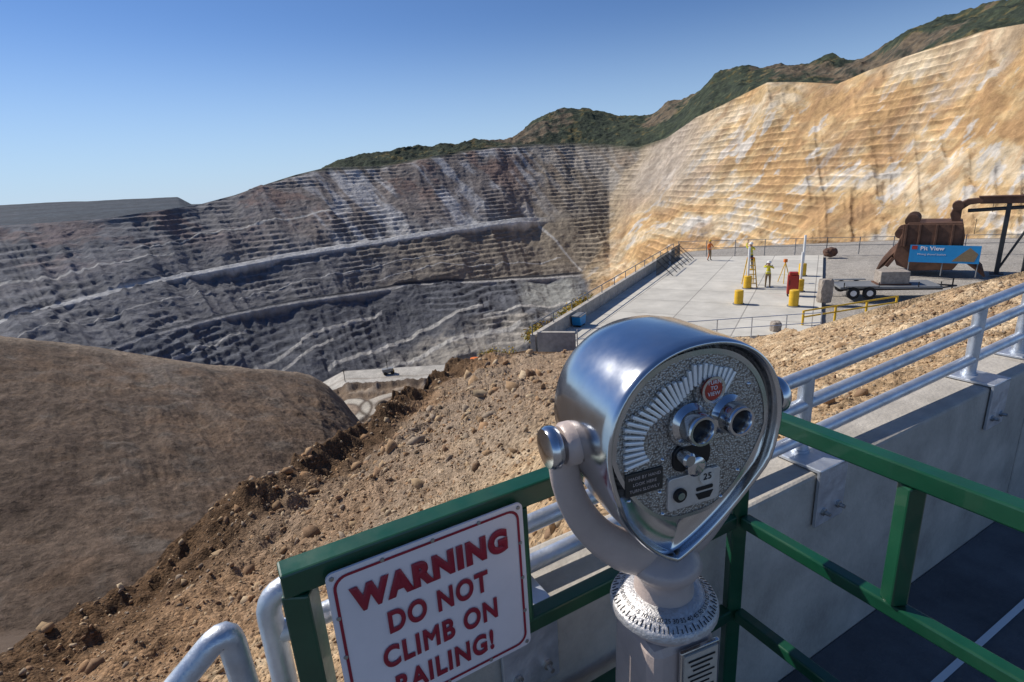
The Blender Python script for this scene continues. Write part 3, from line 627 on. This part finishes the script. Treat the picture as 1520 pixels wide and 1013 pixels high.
def seg_box(name,p,q,z0,h,th,mat,parent):
    p=Vector((*p,0));q=Vector((*q,0)); d=q-p; c=(p+q)/2; return box(name,(c.x,c.y,z0+h/2),(d.length,th,h),mat,parent,math.atan2(d.y,d.x),.01)
pw=empty('platform_parapet_wall')
seg_box('parapet',(1.0,25.1),(15.6,50.8),PZ-1.3,2.05,.28,M_conc,pw)
seg_box('parapet_end',(1.25,25.05),(3.0,24.6),PZ-1.3,2.2,.22,M_conc,pw)
for i in range(13):
    f=i/12; x=1.0+14.6*f; y=25.1+25.7*f
    tube('post_%d'%i,[(x,y,PZ+.7),(x,y,PZ+1.25)],.03,M_grey,pw,seg=8)
tube('rail',[(1.0,25.1,PZ+1.25),(15.6,50.8,PZ+1.25)],.03,M_grey,pw,seg=8)
M_dark=newmat('dark_steel',(.05,.055,.06),.6,.5,.2,5)
gt=empty('steel_gate')
for a,bb in (((11.1,42.4),(13.0,45.8)),((13.6,46.9),(15.2,49.7))):
    a=Vector((*a,PZ));bb=Vector((*bb,PZ)); d=bb-a; off=Vector((.55,-.3,0))
    for k in range(14):
        p=a+d*k/13+off; tube('bar_%d'%k,[p+Vector((0,0,.02)),p+Vector((0,0,1.35))],.022,M_dark,gt,seg=6)
    for h in (.1,.7,1.35): tube('rail_%s'%h,[a+off+Vector((0,0,h)),bb+off+Vector((0,0,h))],.035,M_dark,gt,seg=6)
    for k in (0,5,9,13):
        p=a+d*k/13; tube('brace_%d'%k,[p+off+Vector((0,0,1.2)),p+off*3.0+Vector((0,0,.03))],.03,M_dark,gt,seg=6)
def fence(name,pts,h,sp,mat,rails=(1.0,),r=.03,mesh=False):
    e=empty(name); k=0
    for (x0,y0,z0),(x1,y1,z1) in zip(pts[:-1],pts[1:]):
        L=math.hypot(x1-x0,y1-y0); n=max(1,int(L/sp))
        for i in range(n+1):
            f=i/n; x=x0+(x1-x0)*f;y=y0+(y1-y0)*f;z=z0+(z1-z0)*f
            tube('post_%d'%k,[(x,y,z-.1),(x,y,z+h)],r,mat,e,seg=8); k+=1
        for q in rails: tube('rail_%d_%s'%(k,q),[(x0,y0,z0+h*q),(x1,y1,z1+h*q)],r*.7,mat,e,seg=6)
        if mesh:
            m=int(L/.35)
            for i in range(m):
                f=i/m; f2=(i+2.5)/m
                if f2>1: continue
                a=(x0+(x1-x0)*f,y0+(y1-y0)*f,z0+.05);b2=(x0+(x1-x0)*f2,y0+(y1-y0)*f2,z0+h)
                tube('wire_%d_%d'%(k,i),[a,b2],.006,mat,e,seg=3,cap=False)
    return e
fence('chain_link_fence',[(16.2,51.2,PZ),(28.0,47.4,PZ),(44,41,PZ)],1.4,2.4,M_grey,(.97,.5),.035,True)
fence('wire_fence',[(3.1,24.7,PZ),(14.8,24.9,PZ)],1.0,1.6,M_galv,(.98,.5),.028)
fence('yellow_guard_rail',[(14.7,26.3,PZ),(20.6,28.0,PZ)],.75,1.9,M_yel,(.97,.55),.06)
def bollard(x,y,h=.85,r=.24,pole=0):
    e=empty('yellow_bollard',(x,y,PZ)); lathe('drum',[(.001,0),(r,0),(r,h-.03),(r-.03,h),(.001,h)],M_yel,e)
    lathe('band',[(.001,h*.5),(r+.006,h*.5),(r+.006,h*.62),(.001,h*.62)],M_yel,e)
    lathe('foot',[(.001,0),(r+.08,0),(r+.08,.05),(.001,.05)],M_grey,e)
    if pole: tube('white_pole',[(0,0,h),(0,0,h+pole)],.075,M_wht,e,seg=12); 
for a in ((13.6,31.4,.85,.25,0),(15.9,35.5,.85,.25,1.9),(16.2,30.1,.95,.26,0),(21.1,38.4,.9,.25,2.0),(18.4,33.6,.8,.22,1.7)): bollard(*a)
rc=empty('red_tool_cabinet',(17.4,32.6,PZ),-.4)
box('body',(0,0,.72),(.62,.45,1.15),M_redp,rc,bevel=.03)
box('top',(0,0,1.40),(.5,.38,.18),M_redp,rc,bevel=.05); box('door',(0,-.232,.75),(.5,.02,.9),M_redp,rc,bevel=.01)
tube('handle',[(-.2,-.27,1.0),(-.2,-.27,.7)],.02,M_black,rc,seg=8)
for x in (-.25,.25): 
    for y in (-.15,.15): lathe('wheel_%s_%s'%(x,y),[(.001,-.03),(.08,-.03),(.08,.03),(.001,.03)],M_rubber,rc,loc=(x,y,.08),rot=(0,math.pi/2,0),seg=12)
def rock(name,loc,s,seed,mat,sub=3,amp=.22,boxy=.4):
    bm=bmesh.new(); bmesh.ops.create_icosphere(bm,subdivisions=sub,radius=1)
    co=np.array([v.co[:] for v in bm.verts]); d=fbm(co[:,0]*1.7+co[:,2]*1.3+seed,co[:,1]*1.7-co[:,2],4,seed)
    for v,k in zip(bm.verts,d):
        c=v.co; m=max(abs(c.x),abs(c.y),abs(c.z)); c=c*((1-boxy)+boxy/m) ; v.co=Vector((c.x*s[0],c.y*s[1],c.z*s[2]))*(1+amp*k)
    me=bpy.data.meshes.new(name); bm.to_mesh(me); bm.free(); me.materials.append(mat); o=bpy.data.objects.new(name,me); link(o); o.location=loc; return o
rock('granite_monument',(18.25,30.6,PZ+.66),(.36,.26,.72),5,M_granite,3,.12,.85)
rock('boulder',(27.5,46.0,PZ+.30),(.5,.4,.38),8,M_rust,3,.3,.3)
rock('boulder',(13.0,25.6,PZ+.2),(.25,.25,.3),9,M_granite)
tr=empty('flatbed_trailer',(22.2,31.4,PZ),math.atan2(-1.1,5.4)-.05)
box('deck',(0,0,.62),(5.2,1.9,.12),M_grey,tr,bevel=.01); box('frame_l',(0,-.7,.5),(5.4,.1,.14),M_black,tr); box('frame_r',(0,.7,.5),(5.4,.1,.14),M_black,tr)
for x in (-1.95,-1.1):
    for y in (-1.06,1.06):
        lathe('wheel_%s_%s'%(x,y),[(.001,-.11),(.2,-.11),(.33,-.10),(.35,-.06),(.35,.06),(.33,.10),(.2,.11),(.001,.11)],M_rubber,tr,loc=(x,y,.35),rot=(math.pi/2,0,0),seg=24)
        lathe('hub_%s_%s'%(x,y),[(.001,-.125),(.17,-.12),(.17,.12),(.001,.125)],M_wht,tr,loc=(x,y,.35),rot=(math.pi/2,0,0),seg=16)
box('fender_l',(-1.52,-1.06,.76),(1.75,.26,.05),M_grey,tr,bevel=.01); box('fender_r',(-1.52,1.06,.76),(1.75,.26,.05),M_grey,tr,bevel=.01)
tube('tongue_l',[(2.6,-.6,.5),(3.7,0,.5)],.05,M_black,tr,seg=8); tube('tongue_r',[(2.6,.6,.5),(3.7,0,.5)],.05,M_black,tr,seg=8); tube('jack',[(3.5,0,.05),(3.5,0,.95)],.04,M_black,tr,seg=8)
box('cargo_block',(.35,0,1.08),(1.5,1.0,.76),M_granite,tr,bevel=.03); box('cargo_base',(.35,0,.72),(1.7,1.1,.08),M_rust,tr)
for x in (-2.4,-.6,1.4,2.5): tube('stake_%s'%x,[(x,-.93,.62),(x,-.93,.95)],.03,M_black,tr,seg=6)
bn=empty('blue_bin',(3.75,28.9,PZ),math.radians(60))
extrude_poly('tub',[(-.35,.1),(.35,.1),(.45,.6),(-.45,.6)],-.25,.25,M_blue,bn,bevel=.02); box('rim',(0,0,.62),(.94,.54,.05),M_grey,bn); 
for x in (-.25,.25): lathe('wheel_%s'%x,[(.001,-.2),(.09,-.2),(.09,.2),(.001,.2)],M_rubber,bn,loc=(x,0,.09),rot=(math.pi/2,0,0),seg=12)
ob=empty('orange_barrel',(-1.32,17.6,ground_at(-.075,17.6)-.02)); lathe('drum',[(.001,0),(.16,0),(.14,.4),(.001,.42)],M_or,ob); lathe('base',[(.001,0),(.2,0),(.2,.04),(.001,.04)],M_rubber,ob)
# ------------------------------------------------------------------ mining shovel bucket on display
SB=empty('mining_shovel_bucket',(29.2,37.6,PZ),math.radians(-38.6))
body=[(-1.5,.55),(-1.75,1.2),(-1.55,2.3),(-1.15,3.45),(1.75,3.45),(1.95,2.6),(1.95,1.0),(1.6,.35),(-.6,.2)]
extrude_poly('bucket_shell',body,-1.5,1.5,M_rust,SB,bevel=.06)
box('back_plate',(.2,-1.53,2.6),(3.2,.10,1.5),M_rust,SB,bevel=.03)
for i,x in enumerate((-1.2,-.45,.45,1.3)): box('rib_%d'%i,(x,-1.6,2.6),(.13,.14,1.5),M_rust,SB,bevel=.02)
for i,y in enumerate((-1.2,-.4,.4,1.2)):
    lathe('lug_%d'%i,[(.08,-.14),(.42,-.14),(.42,.14),(.08,.14)],M_rust,SB,loc=(-.95,y,3.55),rot=(math.pi/2,0,0))
    lathe('lug_low_%d'%i,[(.08,-.12),(.34,-.12),(.34,.12),(.08,.12)],M_rust,SB,loc=(-1.5,y,2.7),rot=(math.pi/2,0,0))
    tube('tooth_%d'%i,[(-1.3,y,1.9),(-1.9,y,1.2),(-2.35,y,.55),(-2.65,y,.04)],[.26,.26,.22,.05],M_rust,SB,seg=6)
for i in range(3): tube('side_tooth_%d'%i,[(1.7,-1.5+.9*i,1.3),(2.4,-1.6+.9*i,1.0),(3.0,-1.7+.9*i,.45),(3.25,-1.75+.9*i,.05)],[.26,.24,.18,.05],M_rust,SB,seg=6)
box('lip',(-1.9,0,.75),(.25,3.2,.7),M_rust,SB,bevel=.04,rot=(0,math.radians(30),0))
arm=[(1.2,3.3),(1.0,3.9),(1.2,4.5),(1.8,4.85),(2.6,4.95),(2.6,4.6),(1.95,4.5),(1.6,4.2),(1.6,3.3)]
extrude_poly('link_arm',arm,-.5,.1,M_rust,SB,bevel=.05)
lathe('arm_pin',[(.001,-.5),(.3,-.5),(.3,.5),(.001,.5)],M_rust,SB,loc=(1.35,-.15,4.45),rot=(math.pi/2,0,0))
box('beam',(4.6,-.2,4.75),(4.3,.55,.42),M_rust,SB,bevel=.03); box('beam_flange',(4.6,-.2,4.99),(4.5,.8,.06),M_rust,SB)
tube('hydraulic_ram',[(1.9,-.2,4.1),(5.6,-.2,4.35)],.12,M_dark,SB,seg=12)
for i,x in enumerate((3.9,5.2)):
    box('gantry_post_%d'%i,(x,-.2,2.27),(.24,.3,4.5),M_dark,SB,bevel=.01); box('gantry_foot_%d'%i,(x,-.2,.04),(.7,.8,.08),M_dark,SB)
tube('gantry_strut',[(3.9,-.2,.2),(5.2,-.2,3.6)],.07,M_dark,SB,seg=8)
bnr=empty('blue_banner_sign',(28.55,35.65,PZ),math.radians(-38.6))
box('panel',(.3,0,1.45),(3.7,.04,1.15),M_blue,bnr); 
text('heading','Pit View',.36,(-.35,-.03,1.80),M_white,bnr,ext=.002,bev=.008); text('sub','Mining shovel bucket',.17,(-.35,-.03,1.42),M_white,bnr,ext=.002)
box('badge',(-1.3,-.026,1.86),(.3,.01,.24),M_redp,bnr)
extrude_poly('picture',[(.75,1.0),(1.9,1.0),(2.05,1.5),(1.6,1.9),(1.2,1.5)],-.028,-.022,M_kh,bnr)
for x in (-1.5,.3,2.1): tube('leg_%s'%x,[(x,.05,0),(x,.05,1.4)],.035,M_grey,bnr,seg=8)
# ------------------------------------------------------------------ people
def person(name,loc,rz,top,legs,pose='stand',arms=None):
    J={'pel':(0,0,.95),'ch':(0,.0,1.22),'nk':(0,0,1.46),'hb':(0,-.01,1.56),'hm':(0,-.015,1.64),'ht':(0,-.01,1.72),
       'hl':(.10,0,.92),'kl':(.12,-.03,.50),'al':(.13,0,.09),'tl':(.14,-.16,.04),'hr':(-.10,0,.92),'kr':(-.12,-.03,.50),'ar':(-.14,0,.09),'tr':(-.16,-.16,.04),
       'sl':(.19,0,1.41),'el':(.25,.0,1.13),'wl':(.24,-.14,.90),'fl':(.235,-.18,.80),'sr':(-.19,0,1.41),'er':(-.25,0,1.13),'wr':(-.24,-.14,.90),'fr':(-.235,-.18,.80)}
    if arms: J.update(arms)
    Rd={'pel':.145,'ch':.15,'nk':.065,'hb':.075,'hm':.10,'ht':.075,'hl':.095,'kl':.065,'al':.045,'tl':.035,'hr':.095,'kr':.065,'ar':.045,'tr':.035,'sl':.07,'el':.048,'wl':.032,'fl':.03,'sr':.07,'er':.048,'wr':.032,'fr':.03}
    E=[('pel','ch'),('ch','nk'),('nk','hb'),('hb','hm'),('hm','ht'),('pel','hl'),('hl','kl'),('kl','al'),('al','tl'),('pel','hr'),('hr','kr'),('kr','ar'),('ar','tr'),('nk','sl'),('sl','el'),('el','wl'),('wl','fl'),('nk','sr'),('sr','er'),('er','wr'),('wr','fr')]
    ks=list(J); me=bpy.data.meshes.new(name+'_sk'); me.from_pydata([J[k] for k in ks],[(ks.index(a),ks.index(b)) for a,b in E],[])
    o=bpy.data.objects.new(name+'_sk',me); COL.objects.link(o); md=o.modifiers.new('skin','SKIN'); sv=me.skin_vertices[0].data
    for i,k in enumerate(ks): sv[i].radius=(Rd[k],Rd[k]*(.72 if k in('pel','ch') else 1)); sv[i].use_root=(k=='pel')
    o.modifiers.new('ss','SUBSURF').levels=2
    dg=bpy.context.evaluated_depsgraph_get(); m2=bpy.data.meshes.new_from_object(o.evaluated_get(dg)); bpy.data.objects.remove(o)
    m2.materials.clear()
    for m in (legs,top,M_skin,M_black): m2.materials.append(m)
    hw=[Vector(J[k]) for k in('wl','wr','fl','fr')]
    for p in m2.polygons:
        c=p.center; p.use_smooth=True
        mi=0 if c.z<.96 else 1
        if c.z>1.50 and abs(c.x)<.13: mi=2
        if min((c-h).length for h in hw)<.10: mi=2
        elif c.z<.96 and abs(c.x)>.19 : mi=1
        if c.z<.12: mi=3
        p.material_index=mi
    e=empty(name,loc,rz); bo=bpy.data.objects.new('body',m2); link(bo,e)
    hh=J['ht']
    lathe('hard_hat',[(.001,.0),(.155,.0),(.150,.012),(.118,.02),(.112,.06),(.085,.11),(.03,.13),(.001,.132)],M_wht if top is M_hi else M_yel,e,loc=(hh[0],hh[1]-.01,hh[2]-.03),seg=20)
    tube('nose',[(hh[0],hh[1]-.09,hh[2]-.09),(hh[0],hh[1]-.125,hh[2]-.12)],[.012,.016],M_skin,e,seg=6)
    for sd_ in ('l','r'):
        a=Vector(J['w'+sd_]);b=Vector(J['f'+sd_]); d=(b-a).normalized(); side=d.cross(Vector((0,1,.2))).normalized()
        for q in range(4): 
            p0=b+side*(q-1.5)*.018; tube('finger_%s%d'%(sd_,q),[p0-d*.02,p0+d*.045,p0+d*(.07-.006*abs(q-1.5))+Vector((0,-.02,0))],[.010,.009,.006],M_skin,e,seg=6)
        tube('thumb_%s'%sd_,[b-side*.03-d*.03,b-side*.055+d*.02],[.011,.008],M_skin,e,seg=6)
    lathe('reflective_band',[(.155,.0),(.157,.03)],M_wht,e,loc=(0,0,1.08),seg=20).scale=(1,.75,1)
    return e
person('worker',(17.8,47.6,PZ),.5,M_or,M_kh,arms={'el':(.33,-.08,1.2),'wl':(.20,-.24,1.2),'fl':(.12,-.28,1.22),'kr':(-.14,-.10,.5),'ar':(-.16,.06,.09),'tr':(-.17,-.1,.04)})
person('worker',(17.1,35.2,PZ),2.6,M_hi,M_kh,arms={'el':(.30,-.18,1.38),'wl':(.18,-.38,1.5),'fl':(.15,-.44,1.57),'er':(-.30,-.16,1.3),'wr':(-.2,-.36,1.38),'fr':(-.17,-.44,1.42)})
person('worker',(16.3,36.2,PZ+1.15),2.9,M_hi,M_jean,arms={'el':(.27,-.15,1.6),'wl':(.16,-.25,1.8),'fl':(.14,-.28,1.9),'er':(-.28,-.16,1.3),'wr':(-.18,-.36,1.25),'fr':(-.15,-.44,1.25)})
ld=empty('step_ladder',(16.35,36.2,PZ),2.9)
for x in (-.28,.28):
    tube('rail_f_%s'%x,[(x*1.3,.55,0),(x*.7,.12,1.9)],.035,M_yel,ld,seg=6); tube('rail_b_%s'%x,[(x*1.3,-.75,0),(x*.7,-.18,1.9)],.035,M_yel,ld,seg=6)
for i in range(6): z=.28+i*.29; box('step_%d'%i,(0,.55-.225*z,z),(.62-.1*z,.10,.04),M_yel,ld)
box('cap',(0,-.03,1.91),(.45,.3,.05),M_or,ld); box('foot_plate',(0,.05,1.15),(.46,.42,.03),M_yel,ld)
sv=empty('survey_tripod',(18.9,36.6,PZ))
for i in range(3): a=i*2.1; tube('leg_%d'%i,[(.45*math.cos(a),.45*math.sin(a),0),(0,0,1.4)],.03,M_yel,sv,seg=6)
box('head',(0,0,1.5),(.2,.2,.22),M_or,sv,bevel=.02)
# ------------------------------------------------------------------ yellow rabbitbrush
M_lf=newmat('brush_yellow',(.60,.38,.02),.8,0,.30,3); M_lg=newmat('brush_green',(.20,.19,.03),.8,0,.35,3)
def bush(loc,r,n=420):
    V=[];F=[];mi=[]
    for i in range(n):
        th=random.uniform(0,2*math.pi); ph=random.uniform(0,1)**.6*math.pi/2; rr=r*random.uniform(.35,1)*(1+.35*math.sin(3*th+loc[0]))
        c=Vector((rr*math.cos(th)*math.sin(ph),rr*math.sin(th)*math.sin(ph),rr*math.cos(ph)*.8)); d=Vector((random.gauss(0,1),random.gauss(0,1),random.gauss(0,1))).normalized(); e=d.orthogonal().normalized(); f=d.cross(e); s=r*random.uniform(.05,.11)
        k=len(V); V+= [c+e*s,c+f*s*.6,c-e*s,c-f*s*.6]; F.append((k,k+1,k+2,k+3)); mi.append(0 if random.random()<.3+.6*c.z/r else 1)
    o=meshobj('rabbitbrush',V,F,M_lf,None,loc=loc); o.data.materials.append(M_lg); o.data.polygons.foreach_set('material_index',mi)
for tx,y,r in ((-.045,19.5,.36),(-.03,20.5,.48),(-.015,20.8,.5),(.0,21.5,.5),(.012,22.0,.55),(.024,23.2,.55),(.032,24.3,.6),(.040,25.0,.5)):
    bush((tx*y,y,ground_at(tx,y)+.10),r)
for f,off,r in ((.06,.9,.65),(.10,1.0,.7),(.22,.9,.8),(.28,1.1,.7),(.33,1.0,.8)):
    x=1.0+14.6*f-.87*off; y=25.1+25.7*f+.49*off; bush((x,y,PZ-.05),r,600)
# ------------------------------------------------------------------ haul truck, poles
ht=empty('haul_truck',(-.243*520,520,ground_at(-.243,520)),.25)
extrude_poly('dump_bed',[(-6,3.2),(-6.5,6.0),(4.8,6.6),(4.8,5.8),(2.2,5.4),(1.0,2.6),(-4,2.4)],-3,3,M_grey,ht); box('chassis',(0,0,2),(11,3,1.2),M_grey,ht); box('cab',(3.6,-1.4,4.4),(2.2,2.2,2.2),M_grey,ht,bevel=.1); box('hood',(4.6,0,3),(2,5,1.4),M_yel,ht,bevel=.1)
for x in (-3.6,3.6):
    for y in (-2.6,2.6): lathe('wheel_%s_%s'%(x,y),[(.01,-.8),(1.6,-.8),(1.75,-.4),(1.75,.4),(1.6,.8),(.01,.8)],M_rubber,ht,loc=(x,y,1.75),rot=(math.pi/2,0,0),seg=20)
def pole(tx,y,h):
    z=ground_at(tx,y); e=empty('utility_pole',(tx*y,y,z)); tube('pole',[(0,0,-2),(0,0,h)],.35,M_dark,e,seg=8); tube('crossarm',[(-2.6,1.2,h-2),(2.6,-1.2,h-2)],.22,M_dark,e,seg=6)
    tube('brace',[(0,0,h-4.5),(-1.6,.8,h-2)],.14,M_dark,e,seg=6); tube('brace_r',[(0,0,h-4.5),(1.6,-.8,h-2)],.14,M_dark,e,seg=6)
for a in ((.862,760,20),(.888,760,20),(-.70,1020,22),(-.245,520,16),(-.33,505,14)): pole(*a)
# ------------------------------------------------------------------ sun, sky, camera
el=math.radians(42); hx,hy=-.86,.51; sd=Vector((hx*math.cos(el)/math.hypot(hx,hy),hy*math.cos(el)/math.hypot(hx,hy),math.sin(el)))
L=bpy.data.lights.new('sun','SUN'); L.energy=5.0; L.angle=math.radians(.5); L.color=(1,.935,.84)
so=bpy.data.objects.new('sun',L); COL.objects.link(so); so.rotation_euler=sd.to_track_quat('Z','Y').to_euler()
w=bpy.data.worlds.new('World'); sc.world=w; w.use_nodes=True; nt=w.node_tree; bg=nt.nodes['Background']
sk=nt.nodes.new('ShaderNodeTexSky'); sk.sky_type='NISHITA'; sk.sun_disc=False; sk.sun_elevation=el; sk.sun_rotation=math.atan2(sd.x,sd.y); sk.altitude=1800; sk.air_density=1.0; sk.dust_density=.0; sk.ozone_density=2.5
hs=nt.nodes.new('ShaderNodeHueSaturation'); hs.inputs['Saturation'].default_value=1.12
mx=nt.nodes.new('ShaderNodeMix'); mx.data_type='RGBA'; mx.blend_type='MULTIPLY'; mx.inputs[0].default_value=1.0; mx.inputs[7].default_value=(.90,.92,1.06,1)
# the clear autumn air keeps the horizon blue: cool the lowest band of sky by elevation
tcw=nt.nodes.new('ShaderNodeTexCoord'); sp=nt.nodes.new('ShaderNodeSeparateXYZ'); nt.links.new(tcw.outputs['Generated'],sp.inputs[0])
mrw=nt.nodes.new('ShaderNodeMapRange'); mrw.interpolation_type='SMOOTHSTEP'; mrw.inputs['From Min'].default_value=-.02; mrw.inputs['From Max'].default_value=.26; mrw.inputs['To Min'].default_value=.80; mrw.inputs['To Max'].default_value=0.0
nt.links.new(sp.outputs['Z'],mrw.inputs['Value'])
mh=nt.nodes.new('ShaderNodeMix'); mh.data_type='RGBA'; mh.blend_type='MIX'; mh.inputs[7].default_value=(4.6,6.5,8.8,1)
nt.links.new(mrw.outputs[0],mh.inputs[0])
nt.links.new(sk.outputs[0],hs.inputs['Color']); nt.links.new(hs.outputs[0],mx.inputs[6]); nt.links.new(mx.outputs[2],mh.inputs[6]); nt.links.new(mh.outputs[2],bg.inputs['Color']); bg.inputs['Strength'].default_value=.095
cd=bpy.data.cameras.new('camera'); cam=bpy.data.objects.new('camera',cd); COL.objects.link(cam); sc.camera=cam
cd.sensor_width=36; cd.sensor_fit='HORIZONTAL'; cd.lens=36*807/1520; cd.clip_start=.02; cd.clip_end=30000
p=math.radians(16.63); r=math.radians(3.7)
fw=Vector((0,math.cos(p),-math.sin(p))); up0=Vector((0,math.sin(p),math.cos(p))); rt0=Vector((1,0,0))
rt=rt0*math.cos(r)-up0*math.sin(r); up=rt0*math.sin(r)+up0*math.cos(r)
cam.matrix_world=Matrix(((rt.x,up.x,-fw.x,0),(rt.y,up.y,-fw.y,0),(rt.z,up.z,-fw.z,0),(0,0,0,1)))
sc.view_settings.view_transform='Standard'; sc.view_settings.look='None'; sc.view_settings.exposure=0
